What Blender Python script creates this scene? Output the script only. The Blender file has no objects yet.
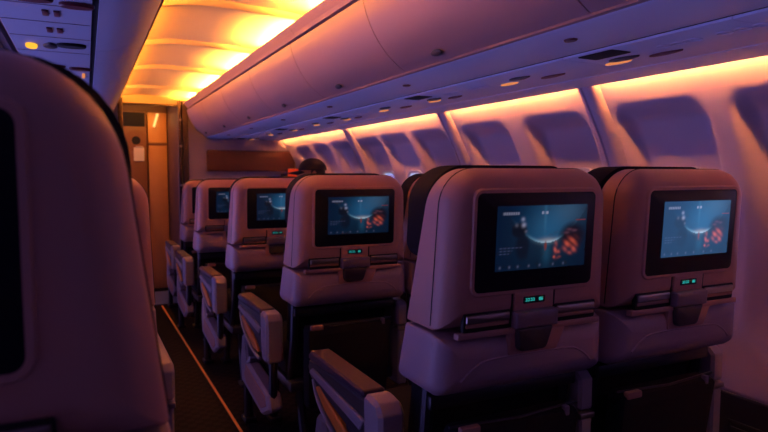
import bpy, bmesh, math, random
from mathutils import Vector, Matrix
random.seed(4)
C = bpy.context.scene.collection
SC = bpy.context.scene
EYE = 1.12                      # camera height above the carpet under it
SLOPE = 0.0156                  # the cabin floor falls gently towards the front
def floor_z(y): return -SLOPE*y

# ------------------------------------------------------------------ materials
def mat(name, col, rough=0.5, metal=0.0, bump=0.0, bscale=200.0, spec=0.5, vary=0.0, emit=None, estr=0.0):
    m = bpy.data.materials.new(name); m.use_nodes = True
    nt = m.node_tree; b = nt.nodes['Principled BSDF']
    b.inputs['Base Color'].default_value = (*col, 1)
    b.inputs['Roughness'].default_value = rough
    b.inputs['Metallic'].default_value = metal
    b.inputs['Specular IOR Level'].default_value = spec
    if emit:
        b.inputs['Emission Color'].default_value = (*emit, 1)
        b.inputs['Emission Strength'].default_value = estr
    if bump or vary:
        tc = nt.nodes.new('ShaderNodeTexCoord')
        n = nt.nodes.new('ShaderNodeTexNoise'); n.inputs['Scale'].default_value = bscale
        n.inputs['Detail'].default_value = 3
        nt.links.new(tc.outputs['Object'], n.inputs['Vector'])
        if bump:
            bp = nt.nodes.new('ShaderNodeBump'); bp.inputs['Strength'].default_value = bump
            bp.inputs['Distance'].default_value = 0.002
            nt.links.new(n.outputs['Fac'], bp.inputs['Height'])
            nt.links.new(bp.outputs['Normal'], b.inputs['Normal'])
        if vary:
            n2 = nt.nodes.new('ShaderNodeTexNoise'); n2.inputs['Scale'].default_value = 9
            nt.links.new(tc.outputs['Object'], n2.inputs['Vector'])
            mx = nt.nodes.new('ShaderNodeMix'); mx.data_type = 'RGBA'
            mx.inputs['A'].default_value = (*[c*(1-vary) for c in col], 1)
            mx.inputs['B'].default_value = (*[min(1, c*(1+vary)) for c in col], 1)
            nt.links.new(n2.outputs['Fac'], mx.inputs['Factor'])
            nt.links.new(mx.outputs['Result'], b.inputs['Base Color'])
    return m
def emis(name, col, s):
    m = bpy.data.materials.new(name); m.use_nodes = True
    nt = m.node_tree; nt.nodes.clear()
    e = nt.nodes.new('ShaderNodeEmission'); e.inputs[0].default_value = (*col, 1); e.inputs[1].default_value = s
    o = nt.nodes.new('ShaderNodeOutputMaterial'); nt.links.new(e.outputs[0], o.inputs[0]); return m

M = {}
M['shell'] = mat('cream_plastic', (0.52, 0.265, 0.235), 0.42, bump=0.12, bscale=600, vary=0.03)
M['shell_side'] = M['shell']
M['lower'] = mat('lilac_grey_plastic', (0.40, 0.27, 0.33), 0.45, bump=0.12, bscale=600, vary=0.03)  # same plastic as the shell, blue fill light put into its colour
M['bezel'] = mat('black_bezel_plastic', (0.004, 0.006, 0.016), 0.35, spec=0.25)
M['fabric'] = mat('black_fabric', (0.012, 0.011, 0.016), 0.95, bump=0.5, bscale=900, spec=0.15)
M['pocket'] = mat('black_mesh_fabric', (0.009, 0.009, 0.014), 0.9, bump=0.6, bscale=500, spec=0.2)
M['darkplastic'] = mat('charcoal_plastic', (0.045, 0.036, 0.045), 0.4, bump=0.1, bscale=400)
M['latch'] = mat('mauve_grey_plastic', (0.22, 0.16, 0.21), 0.35)
M['slot'] = mat('black_slot', (0.006, 0.005, 0.007), 0.6)
M['metal'] = mat('brushed_metal', (0.5, 0.42, 0.4), 0.3, 0.9)
M['darkmetal'] = mat('dark_metal', (0.05, 0.045, 0.06), 0.4, 0.7)
M['pad'] = mat('brown_leatherette', (0.055, 0.026, 0.05), 0.45, bump=0.3, bscale=300)
M['armgrey'] = mat('lilac_armrest_plastic', (0.34, 0.27, 0.32), 0.4, bump=0.1, bscale=500)
M['wood'] = mat('orange_tan_panel', (0.85, 0.26, 0.035), 0.45, vary=0.15)  # tan panel, its orange deepened to stand for reflected light
M['woodpale'] = mat('pink_tan_panel', (0.42, 0.20, 0.16), 0.5, vary=0.15)
M['teal'] = emis('teal_digits', (0.05, 0.8, 0.75), 0.45)
M['wall'] = mat('sidewall_plastic', (0.60, 0.44, 0.50), 0.55, bump=0.06, bscale=300)
M['bin'] = mat('bin_plastic', (0.33, 0.205, 0.215), 0.42, bump=0.05, bscale=300, vary=0.02)
M['strip'] = mat('pale_blue_grey_plastic', (0.66, 0.72, 0.95), 0.40, bump=0.05, bscale=300)  # bin plastic again, with the blue light on it put into its colour
M['strip_left'] = mat('slate_blue_plastic', (0.38, 0.42, 0.56), 0.45, bump=0.05, bscale=300)  # darker copy of the strip plastic, shade put into its colour
M['ceil'] = mat('cream_ceiling_panel', (0.80, 0.62, 0.38), 0.5)
M['gap'] = mat('black_gap_rubber', (0.008, 0.006, 0.010), 0.8)
M['dado'] = mat('dark_dado_plastic', (0.035, 0.026, 0.034), 0.6, bump=0.2, bscale=300)
M['bulk'] = mat('bulkhead_laminate', (0.50, 0.42, 0.60), 0.55, vary=0.03)
M['brown'] = mat('brown_panel', (0.11, 0.035, 0.03), 0.5, vary=0.1)
M['post'] = mat('dark_bronze_post', (0.05, 0.03, 0.035), 0.35, 0.4)
M['amber'] = mat('amber_laminate', (0.60, 0.27, 0.10), 0.35, vary=0.06)
M['darkamber'] = mat('brown_laminate', (0.20, 0.08, 0.04), 0.4, vary=0.08)
M['paper'] = mat('white_paper', (0.75, 0.62, 0.5), 0.8)
M['threshold'] = mat('blue_threshold_metal', (0.12, 0.16, 0.42), 0.4, 0.2)
M['floorstrip'] = mat('orange_floor_strip', (0.75, 0.22, 0.06), 0.5, emit=(1, 0.22, 0.05), estr=0.06)
M['skin'] = mat('skin', (0.42, 0.20, 0.14), 0.55)
M['hair'] = mat('dark_hair', (0.012, 0.009, 0.010), 0.7)
M['cap'] = mat('black_cap_cloth', (0.016, 0.011, 0.014), 0.9, bump=0.4, bscale=700)
M['jacket'] = mat('dark_jacket_cloth', (0.03, 0.022, 0.03), 0.9, bump=0.4, bscale=500)
M['led_amber'] = emis('amber_led', (1.0, 0.37, 0.045), 600)
M['led_left'] = emis('soft_amber_led', (1.0, 0.33, 0.04), 165)
M['led_peach'] = emis('peach_led', (1.0, 0.34, 0.075), 230)
M['led_read'] = emis('reading_lamp_glow', (1.0, 0.34, 0.12), 0.7)
M['led_yellow'] = emis('yellow_lamp_glow', (1.0, 0.45, 0.04), 1.3)
M['led_red'] = emis('red_orange_sign_glow', (1.0, 0.06, 0.02), 0.45)
M['led_galley'] = emis('galley_lamp', (1.0, 0.36, 0.045), 26)
M['led_tube'] = emis('galley_tube', (1.0, 0.55, 0.16), 1.6)
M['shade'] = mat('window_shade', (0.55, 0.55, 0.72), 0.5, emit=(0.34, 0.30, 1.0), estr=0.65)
M['winframe'] = mat('window_frame_plastic', (0.50, 0.48, 0.62), 0.35)
M['winglow'] = emis('daylight_slit', (0.55, 0.68, 1.0), 0.9)
M['placard'] = mat('dark_red_placard', (0.12, 0.02, 0.03), 0.4)

def carpet_material():
    m = mat('dark_carpet', (0.02, 0.014, 0.018), 0.95, bump=0.8, bscale=900, spec=0.1)
    nt = m.node_tree; b = nt.nodes['Principled BSDF']
    tc = nt.nodes.new('ShaderNodeTexCoord'); ch = nt.nodes.new('ShaderNodeTexChecker')
    ch.inputs['Scale'].default_value = 28
    ch.inputs['Color1'].default_value = (0.015, 0.010, 0.013, 1); ch.inputs['Color2'].default_value = (0.006, 0.005, 0.007, 1)
    nt.links.new(tc.outputs['Object'], ch.inputs['Vector']); nt.links.new(ch.outputs['Color'], b.inputs['Base Color'])
    return m
M['carpet'] = carpet_material()

# ------------------------------------------------------------------ mesh helpers
def obj(name, bm, m, parent=None, smooth=True, angle=35):
    bmesh.ops.recalc_face_normals(bm, faces=bm.faces)
    me = bpy.data.meshes.new(name); bm.to_mesh(me); bm.free()
    ms = m if isinstance(m, (list, tuple)) else [m]
    for x in ms: me.materials.append(x)
    if smooth:
        for p in me.polygons: p.use_smooth = True
        me.set_sharp_from_angle(angle=math.radians(angle))
    o = bpy.data.objects.new(name, me); C.objects.link(o)
    if parent: o.parent = parent
    return o
def thing(name, label, cat, loc=(0, 0, 0), group=None):
    o = bpy.data.objects.new(name, None); C.objects.link(o); o.location = loc
    o.empty_display_size = 0.1
    o['label'] = label; o['category'] = cat
    if group: o['group'] = group
    return o
def tag(o, label, cat, group=None):
    o['label'] = label; o['category'] = cat
    if group: o['group'] = group
    return o
def struct(name, bm, m, smooth=True, **k):
    o = obj(name, bm, m, None, smooth, **k); o['kind'] = 'structure'; return o
def add_box(bm, x0, x1, y0, y1, z0, z1, bev=0.0, seg=2):
    r = bmesh.ops.create_cube(bm, size=1.0)
    vs = r['verts']
    for v in vs:
        v.co = Vector(((x0+x1)/2 + v.co.x*(x1-x0), (y0+y1)/2 + v.co.y*(y1-y0), (z0+z1)/2 + v.co.z*(z1-z0)))
    if bev:
        es = {e for v in vs for e in v.link_edges}
        bmesh.ops.bevel(bm, geom=list(es), offset=bev, segments=seg, profile=0.5, affect='EDGES')
def box(*a, **k):
    bm = bmesh.new(); add_box(bm, *a, **k); return bm
def rpoly(corners, radii, n=7, inset=0.0):
    """closed convex polygon, counter-clockwise, each corner rounded; inset moves it inwards"""
    k = len(corners); P = [Vector(c) for c in corners]
    if inset:
        Q = []
        for i in range(k):
            a, b, c = P[i-1], P[i], P[(i+1) % k]
            d1 = (b-a).normalized(); d2 = (c-b).normalized()
            n1 = Vector((-d1.y, d1.x)); n2 = Vector((-d2.y, d2.x))
            h = (n1+n2); h = h / max(1e-6, h.length_squared) * 2
            Q.append(b + h*inset)
        P = Q
    out = []
    for i in range(k):
        a, b, c = P[i-1], P[i], P[(i+1) % k]
        r = max(0.002, radii[i]-inset)
        u = (a-b).normalized(); w = (c-b).normalized()
        ang = u.angle(w); t = r/math.tan(ang/2)
        t = min(t, (a-b).length*0.48, (c-b).length*0.48); r = t*math.tan(ang/2)
        cen = b + (u+w).normalized()*(r/math.sin(ang/2))
        s = b+u*t-cen; e = b+w*t-cen
        a0 = math.atan2(s.y, s.x); a1 = math.atan2(e.y, e.x)
        while a1 < a0: a1 += 2*math.pi
        for j in range(n+1):
            th = a0+(a1-a0)*j/n
            out.append((cen.x+r*math.cos(th), cen.y+r*math.sin(th)))
    return out
def loft(bm, rings, cap0=True, cap1=True):
    V = [[bm.verts.new(p) for p in r] for r in rings]
    n = len(rings[0])
    for a, b in zip(V, V[1:]):
        for i in range(n):
            bm.faces.new((a[i], a[(i+1) % n], b[(i+1) % n], b[i]))
    if cap0: bm.faces.new(V[0][::-1])
    if cap1: bm.faces.new(V[-1])
    return V
def plate(bm, corners, radii, y_back, y_front, bev, shear=None, n=6):
    """rounded plate in the XZ plane, its visible face at y_front (towards -Y)"""
    S = shear or (lambda z: 0.0)
    rings = []
    for ins, y in ((0, y_back), (0, y_front+bev), (bev*0.3, y_front+bev*0.3), (bev, y_front)):
        rings.append([(x, y+S(z), z) for x, z in rpoly(corners, radii, n, ins)])
    loft(bm, rings)
def rect(x0, x1, z0, z1): return [(x0, z0), (x1, z0), (x1, z1), (x0, z1)]
def sweep(bm, prof, y0, y1, ny=1, xf=None):
    """solid prism: closed (x,z) profile swept along Y"""
    rings = [[(x, y0+(y1-y0)*i/ny, z) for x, z in prof] for i in range(ny+1)]
    loft(bm, rings)
def thick(pts, t):
    """turn an open (x,z) polyline into a closed strip of thickness t (offset to the left of travel)"""
    out = []
    for i, p in enumerate(pts):
        a = Vector(pts[max(0, i-1)]); b = Vector(pts[min(len(pts)-1, i+1)])
        d = (b-a).normalized(); out.append((p[0]-d.y*t, p[1]+d.x*t))
    return list(pts)+out[::-1]
def spline(pts, n=8):
    out = []
    for i in range(len(pts)-1):
        p0 = pts[max(0, i-1)]; p1 = pts[i]; p2 = pts[i+1]; p3 = pts[min(len(pts)-1, i+2)]
        for j in range(n):
            t = j/n
            out.append(tuple(0.5*((2*p1[k])+(-p0[k]+p2[k])*t+(2*p0[k]-5*p1[k]+4*p2[k]-p3[k])*t*t+(-p0[k]+3*p1[k]-3*p2[k]+p3[k])*t**3) for k in range(len(p1))))
    out.append(tuple(pts[-1])); return out
def tube(bm, pts, r, n=8):
    pts = [Vector(p) for p in pts]; rings = []
    for i, p in enumerate(pts):
        d = (pts[min(i+1, len(pts)-1)]-pts[max(i-1, 0)]).normalized()
        up = Vector((0, 0, 1)) if abs(d.z) < 0.9 else Vector((1, 0, 0))
        a = d.cross(up).normalized(); b = d.cross(a)
        rings.append([p+(a*math.cos(2*math.pi*k/n)+b*math.sin(2*math.pi*k/n))*r for k in range(n)])
    loft(bm, rings)
def disc_tube(bm, cx, cy, z0, z1, rx, ry, n=24, bev=0.003):
    rings = []
    for z, s in ((z0, 1.0), (z1+bev, 1.0), (z1, 1.0-bev/max(rx, ry))):
        rings.append([(cx+rx*s*math.cos(2*math.pi*k/n), cy+ry*s*math.sin(2*math.pi*k/n), z) for k in range(n)])
    loft(bm, rings)
def kids(o): return [c for c in bpy.data.objects if c.parent == o]
def copy_tree(o, parent=None):
    c = o.copy(); C.objects.link(c)
    if parent: c.parent = parent
    for ch in CHILD.get(o.name, kids(o)): copy_tree(ch, c)
    return c
CHILD = {}

# ------------------------------------------------------------------ the film on the screens
def film(u, v):
    """a space film: glowing horizon, helmeted figure at left, orange suit at lower right (u right, v up)"""
    c = [0.002, 0.011, 0.040]
    def add(col, k):
        for i in range(3): c[i] += col[i]*k
    def mix(col, k):
        k = max(0, min(1, k))
        for i in range(3): c[i] = c[i]*(1-k)+col[i]*k
    g = math.exp(-(((u-0.56)/0.26)**2+((v-0.60)/0.42)**2)); add((0.020, 0.15, 0.24), g)
    g = math.exp(-(((u-0.80)/0.22)**2+((v-0.95)/0.30)**2)); add((0.045, 0.11, 0.13), g)
    g = math.exp(-(((u-0.52)/0.015)**2))*max(0, min(1, (v-0.45)*3)); add((0.02, 0.07, 0.08), g)
    hz = 0.40+0.9*(u-0.54)**2*3.0                                     # bright curved horizon
    g = math.exp(-((v-hz)/0.035)**2)*math.exp(-((u-0.54)/0.19)**2); add((0.22, 0.55, 0.55), g)
    g = math.exp(-(((u-0.56)/0.10)**2+((v-0.43)/0.05)**2)); add((0.35, 0.28, 0.12), g)
    if v < hz: mix((0.006, 0.018, 0.035), 0.85*math.exp(-((u-0.54)/0.5)**2))
    g = math.exp(-(((u-0.55)/0.05)**2+((v-0.25)/0.20)**2)); add((0.01, 0.07, 0.10), g)
    d = ((u-0.24)/0.085)**2+((v-0.62)/0.12)**2; mix((0.006, 0.007, 0.014), 1.6*(1.2-d))
    d = ((u-0.28)/0.09)**2+((v-0.36)/0.24)**2; mix((0.006, 0.010, 0.022), 1.3*(1.1-d))
    for (a, b, s, k) in ((0.285, 0.70, 0.022, 0.8), (0.275, 0.79, 0.018, 0.7), (0.21, 0.70, 0.018, 0.22), (0.31, 0.60, 0.014, 0.3)):
        g = math.exp(-(((u-a)/s)**2+((v-b)/(s*1.6))**2)); add((0.45, 0.55, 0.62), g*k)
    d = ((u-0.84)/0.17)**2+((v-0.50)/0.24)**2; mix((0.012, 0.008, 0.016), 1.3*(1.05-d))
    blobs = [(0.83, 0.40, 0.055, 0.07), (0.77, 0.33, 0.03, 0.07), (0.87, 0.30, 0.03, 0.06), (0.83, 0.23, 0.03, 0.03),
             (0.65, 0.30, 0.018, 0.10), (0.69, 0.26, 0.02, 0.03), (0.69, 0.16, 0.02, 0.02), (0.64, 0.17, 0.012, 0.02)]
    for (a, b, sx, sy) in blobs:
        g = math.exp(-(((u-a)/sx)**2+((v-b)/sy)**2)); add((1.0, 0.17, 0.06), g*0.85*(0.6+0.4*math.sin(60*u+47*v)))
    for (a, b) in ((0.80, 0.60), (0.86, 0.58), (0.77, 0.55)):
        g = math.exp(-(((u-a)/0.03)**2+((v-b)/0.02)**2)); add((0.14, 0.06, 0.07), g)
    d = ((u-0.535)/0.018)**2+((v-0.36)/0.09)**2; mix((0.30, 0.06, 0.03), 0.9*(1.1-d))
    def bar(u0, u1, v0, v1, col, k, f=0):
        if u0 < u < u1 and v0 < v < v1:
            kk = k*(0.55+0.45*math.sin(f*u)) if f else k
            mix(col, kk)
    bar(0.06, 0.235, 0.865, 0.90, (0.45, 0.55, 0.62), 0.75, 260)      # worn-away title, illegible
    bar(0.475, 0.55, 0.865, 0.90, (0.50, 0.62, 0.68), 0.9, 120)
    bar(0.87, 0.985, 0.74, 0.755, (0.4, 0.06, 0.05), 0.8)
    for q, (l, vv) in enumerate(((0.25, 0.345), (0.14, 0.30), (0.11, 0.25))):
        bar(0.03, 0.03+l, vv, vv+0.018, (0.10, 0.14, 0.24), 0.8, 150)
    for a in (0.05, 0.15, 0.24, 0.36, 0.48, 0.63, 0.75):
        g = math.exp(-(((u-a)/0.010)**2+((v-0.055)/0.02)**2)); add((0.10, 0.13, 0.18), g)
    return [max(0.0, q)*k for q, k in zip(c, (0.62, 0.50, 0.66))]
def screen_material(name, strength, wash):
    m = bpy.data.materials.new(name); m.use_nodes = True
    nt = m.node_tree; b = nt.nodes['Principled BSDF']
    b.inputs['Base Color'].default_value = (0.002, 0.002, 0.003, 1); b.inputs['Roughness'].default_value = 0.35; b.inputs['Specular IOR Level'].default_value = 0.12
    at = nt.nodes.new('ShaderNodeAttribute'); at.attribute_name = 'film'
    mx = nt.nodes.new('ShaderNodeMix'); mx.data_type = 'RGBA'; mx.blend_type = 'ADD'
    mx.inputs['Factor'].default_value = 1.0
    nt.links.new(at.outputs['Color'], mx.inputs['A']); mx.inputs['B'].default_value = (*wash, 1)
    nt.links.new(mx.outputs['Result'], b.inputs['Emission Color'])
    b.inputs['Emission Strength'].default_value = strength
    return m
M['film'] = screen_material('film_screen', 0.80, (0, 0.002, 0.004))
M['film_bright'] = screen_material('bright_film_screen', 1.15, (0.018, 0.050, 0.11))

# ------------------------------------------------------------------ a seat
ZT = 1.16                                                   # top of the back shell
def SH(z): return (ZT-z)*0.055                              # recline of the back
def shell_part(bm, corners, radii, front):
    """shell open to the front (+Y): face, rounded edge, side walls reaching front(z)"""
    rings = []
    for ins, y in ((0.052, 0.0), (0.036, 0.003), (0.021, 0.011), (0.008, 0.026), (0.0, 0.048)):
        rings.append([(x, y+SH(z), z) for x, z in rpoly(corners, radii, 9, ins)])
    base = rpoly(corners, radii, 9, 0.0)
    for f in (0.5, 1.0):
        rings.append([(x, 0.048+(front(z)-0.048)*f+SH(z), z) for x, z in base])
    inn = rpoly(corners, radii, 9, 0.012)
    rings.append([(x, front(z)+SH(z), z) for x, z in inn])
    rings.append([(x, 0.055+SH(z), z) for x, z in inn])
    loft(bm, rings)
def front_edge(z): return 0.092+max(0.0, (ZT-z))*0.19

def make_seat(label, ht=0.228, hm=0.242, hb=0.250, rt=0.085, cw=0.220):
    t = thing('airplane_seat', label, 'airplane seat', group=SEATS)
    bm = bmesh.new()
    shell_part(bm, [(-hm, 0.802), (hm, 0.802), (ht, ZT), (-ht, ZT)], [0.006, 0.006, rt, rt], front_edge)
    bs = obj('back_shell', bm, M['shell'], t)
    bm = bmesh.new()
    loopp = rpoly([(-hm, 0.806), (hm, 0.806), (ht, ZT), (-ht, ZT)], [0.006, 0.006, rt, rt], 9, 0.0)
    k = len(loopp); lp3 = [Vector((x, 0.052+SH(z), z)) for x, z in loopp[9:]+loopp[:1]]
    tube(bm, lp3, 0.0016, 5); obj('edge_seam', bm, M['slot'], bs)
    bm = bmesh.new()
    shell_part(bm, [(-hb, 0.648), (hb, 0.648), (hm+0.001, 0.796), (-hm-0.001, 0.796)], [0.035, 0.035, 0.006, 0.006], front_edge)
    lp = obj('lower_panel', bm, M['lower'], t)
    bm = bmesh.new()                                        # embossed arc of the lower panel
    arc = spline([(-0.190, 0.69), (-0.155, 0.718), (-0.10, 0.732), (0.10, 0.732), (0.155, 0.718), (0.190, 0.69)], 6)
    tube(bm, [(x, 0.001+SH(z), z) for x, z in arc], 0.003, 6)
    obj('embossed_line', bm, M['lower'], lp)
    # monitor
    bm = bmesh.new()                                        # soft raised rim round the monitor
    a = rpoly(rect(-0.180, 0.180, 0.875, 1.118), [0.026]*4, 7); b = rpoly(rect(-0.180, 0.180, 0.875, 1.118), [0.026]*4, 7, 0.005)
    c = rpoly(rect(-0.180, 0.180, 0.875, 1.118), [0.026]*4, 7, 0.012)
    loft(bm, [[(x, 0.004+SH(z), z) for x, z in a], [(x, -0.0045+SH(z), z) for x, z in b], [(x, -0.0045+SH(z), z) for x, z in c], [(x, 0.004+SH(z), z) for x, z in c]], False, False)
    obj('monitor_rim', bm, M['shell'], t)
    bm = bmesh.new()
    plate(bm, rect(-0.172, 0.172, 0.883, 1.110), [0.014]*4, 0.010, -0.004, 0.003, SH)
    mon = obj('monitor', bm, M['bezel'], t)
    x0, x1, z0, z1 = -0.116, 0.143, 0.932, 1.077
    bm = bmesh.new(); NX, NZ = 112, 68
    lay = bm.verts.layers.float_color.new('film')
    g = []
    for j in range(NZ+1):
        row = []
        for i in range(NX+1):
            u, v = i/NX, j/NZ; z = z0+(z1-z0)*v
            vt = bm.verts.new((x0+(x1-x0)*u, -0.0052+SH(z), z)); vt[lay] = (*film(u, v), 1); row.append(vt)
        g.append(row)
    for j in range(NZ):
        for i in range(NX): bm.faces.new((g[j][i], g[j][i+1], g[j+1][i+1], g[j+1][i]))
    obj('screen', bm, M['film'], mon)
    # control block under the monitor
    bm = bmesh.new()
    plate(bm, rect(-0.056, 0.056, 0.838, 0.880), [0.003]*4, 0.010, -0.004, 0.002, SH)
    cp = obj('control_panel', bm, M['shell'], t)
    bm = bmesh.new()
    plate(bm, rect(-0.032, 0.030, 0.853, 0.869), [0.003]*4, 0.004, -0.0055, 0.001, SH)
    dp = obj('display', bm, M['slot'], cp)
    bm = bmesh.new()                                        # teal figures
    def seg(x, w, z0_=0.858, h=0.007): add_box(bm, x, x+w, -0.0065+SH(0.861), -0.0053+SH(0.861), z0_, z0_+h)
    for x in (-0.027, -0.0205, -0.0125, -0.006): 
        seg(x, 0.0045, 0.858, 0.0014); seg(x, 0.0045, 0.8636, 0.0014); seg(x+0.0032, 0.0013); 
    for x in (0.012, 0.018): 
        seg(x, 0.0045, 0.858, 0.0014); seg(x, 0.0045, 0.8636, 0.0014); seg(x, 0.0013); seg(x+0.0032, 0.0013)
    obj('digits', bm, M['teal'], dp, False)
    for s in (-1, 1):
        bm = bmesh.new(); plate(bm, rect(s*0.0605-0.0025, s*0.0605+0.0025, 0.80, 0.884), [0.001]*4, 0.010, -0.0008, 0.0005, SH)
        obj('seam', bm, M['slot'], t)
    # slots with metal rails either side
    for xa, xb in ((-0.190, -0.064), (0.064, 0.190)):
        bm = bmesh.new(); plate(bm, rect(xa, xb, 0.800, 0.843), [0.004]*4, 0.010, -0.0010, 0.0006, SH)
        sl = obj('slot', bm, M['slot'], t)
        bm = bmesh.new(); plate(bm, rect(xa+0.006, xb-0.004, 0.820, 0.838), [0.002]*4, 0.004, -0.0060, 0.003, SH)
        obj('rail', bm, M['metal'], sl)
        bm = bmesh.new(); plate(bm, rect(xa+0.006, xb-0.004, 0.810, 0.819), [0.002]*4, 0.004, -0.0030, 0.001, SH)
        obj('lower_rail', bm, M['woodpale'], sl)
    # tray edge under the slots
    bm = bmesh.new(); plate(bm, rect(-0.205, 0.205, 0.786, 0.800), [0.003]*4, 0.012, -0.005, 0.002, SH)
    obj('tray_edge', bm, M['shell'], t)
    bm = bmesh.new(); plate(bm, rect(-0.061, 0.061, 0.798, 0.838), [0.004]*4, 0.010, -0.022, 0.008, SH)
    lt = obj('tray_latch', bm, M['latch'], t)
    bm = bmesh.new(); plate(bm, [(-0.066, 0.735), (0.075, 0.735), (0.100, 0.790), (-0.066, 0.790)], [0.006]*4, 0.010, -0.003, 0.002, SH)
    obj('latch_recess', bm, M['shell'], t)
    bm = bmesh.new(); plate(bm, [(-0.047, 0.744), (0.032, 0.744), (0.050, 0.798), (-0.052, 0.798)], [0.016, 0.016, 0.003, 0.003], 0.006, -0.018, 0.005, SH)
    obj('tray_catch', bm, M['darkplastic'], lt)
    # cushions
    bm = bmesh.new(); rings = []
    cr = [(-cw-0.002, 0.47), (cw+0.002, 0.47), (cw-0.004, ZT-0.012), (-cw+0.004, ZT-0.012)]
    for ins, y in ((0.02, 0.070), (0.004, 0.078), (0, 0.095), (0, 0.125), (0.012, 0.145), (0.035, 0.155)):
        rings.append([(x, y+SH(z)+(max(0, 0.95-z)*0.12), z) for x, z in rpoly(cr, [0.03, 0.03, rt+0.005, rt+0.005], 8, ins)])
    loft(bm, rings); obj('back_cushion', bm, M['fabric'], t)
    bm = bmesh.new(); rings = []
    cr = [(-cw, ZT-0.215), (cw, ZT-0.215), (cw-0.004, ZT+0.008), (-cw+0.004, ZT+0.008)]
    for ins, y in ((0.012, 0.096), (0, 0.102), (0, 0.185), (0.012, 0.205), (0.04, 0.212)):
        rings.append([(x, y+SH(z)+0.03*(abs(x)/0.22)**2, z) for x, z in rpoly(cr, [0.04, 0.04, rt+0.007, rt+0.007], 8, ins)])
    loft(bm, rings); obj('headrest', bm, M['fabric'], t)
    obj('seat_cushion', box(-0.230, 0.230, 0.17, 0.66, 0.33, 0.46, bev=0.03, seg=3), M['fabric'], t)
    obj('seat_frame', box(-0.230, 0.230, 0.14, 0.64, 0.285, 0.328, bev=0.008), M['darkplastic'], t)
    bm = bmesh.new()
    for s in (-1, 1): tube(bm, [(s*0.21, 0.13, 0.66), (s*0.21, 0.15, 0.50), (s*0.215, 0.20, 0.31)], 0.016)
    add_box(bm, -0.22, 0.22, 0.105, 0.125, 0.60, 0.635, bev=0.006)
    obj('back_frame', bm, M['darkmetal'], t)
    # pocket below the shell
    bm = bmesh.new(); rings = []
    cr = [(-0.175, 0.22), (0.175, 0.22), (0.185, 0.565), (-0.185, 0.565)]
    for ins, y in ((0, 0.125), (0, 0.085), (0.006, 0.072), (0.03, 0.066)):
        rings.append([(x, y+0.02*math.sin(9*z), z) for x, z in rpoly(cr, [0.02]*4, 5, ins)])
    loft(bm, rings); pk = obj('literature_pocket', bm, M['pocket'], t)
    bm = bmesh.new(); tube(bm, [(-0.19, 0.072, 0.570), (0, 0.060, 0.566), (0.19, 0.072, 0.570)], 0.0035)
    obj('pocket_trim', bm, M['darkmetal'], pk)
    bm = bmesh.new(); add_box(bm, -0.172, -0.118, 0.048, 0.066, 0.552, 0.572, bev=0.005); obj('pocket_clip', bm, M['woodpale'], pk)
    bm = bmesh.new(); add_box(bm, 0.135, 0.15, 0.05, 0.066, 0.535, 0.572, bev=0.003); obj('pocket_clip', bm, M['latch'], pk)
    # legs
    for s in (-1, 1):
        bm = bmesh.new()
        tube(bm, spline([(s*0.17, 0.20, 0.30), (s*0.17, 0.17, 0.16), (s*0.17, 0.12, 0.012)], 4), 0.018)
        add_box(bm, s*0.17-0.028, s*0.17+0.028, 0.07, 0.16, 0.0, 0.018, bev=0.004)
        obj('leg', bm, M['darkmetal'], t)
        bm = bmesh.new()
        tube(bm, spline([(s*0.17, 0.55, 0.30), (s*0.17, 0.57, 0.16), (s*0.17, 0.60, 0.012)], 4), 0.018)
        add_box(bm, s*0.17-0.028, s*0.17+0.028, 0.56, 0.65, 0.0, 0.018, bev=0.004)
        obj('leg', bm, M['darkmetal'], t)
    return t

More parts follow.
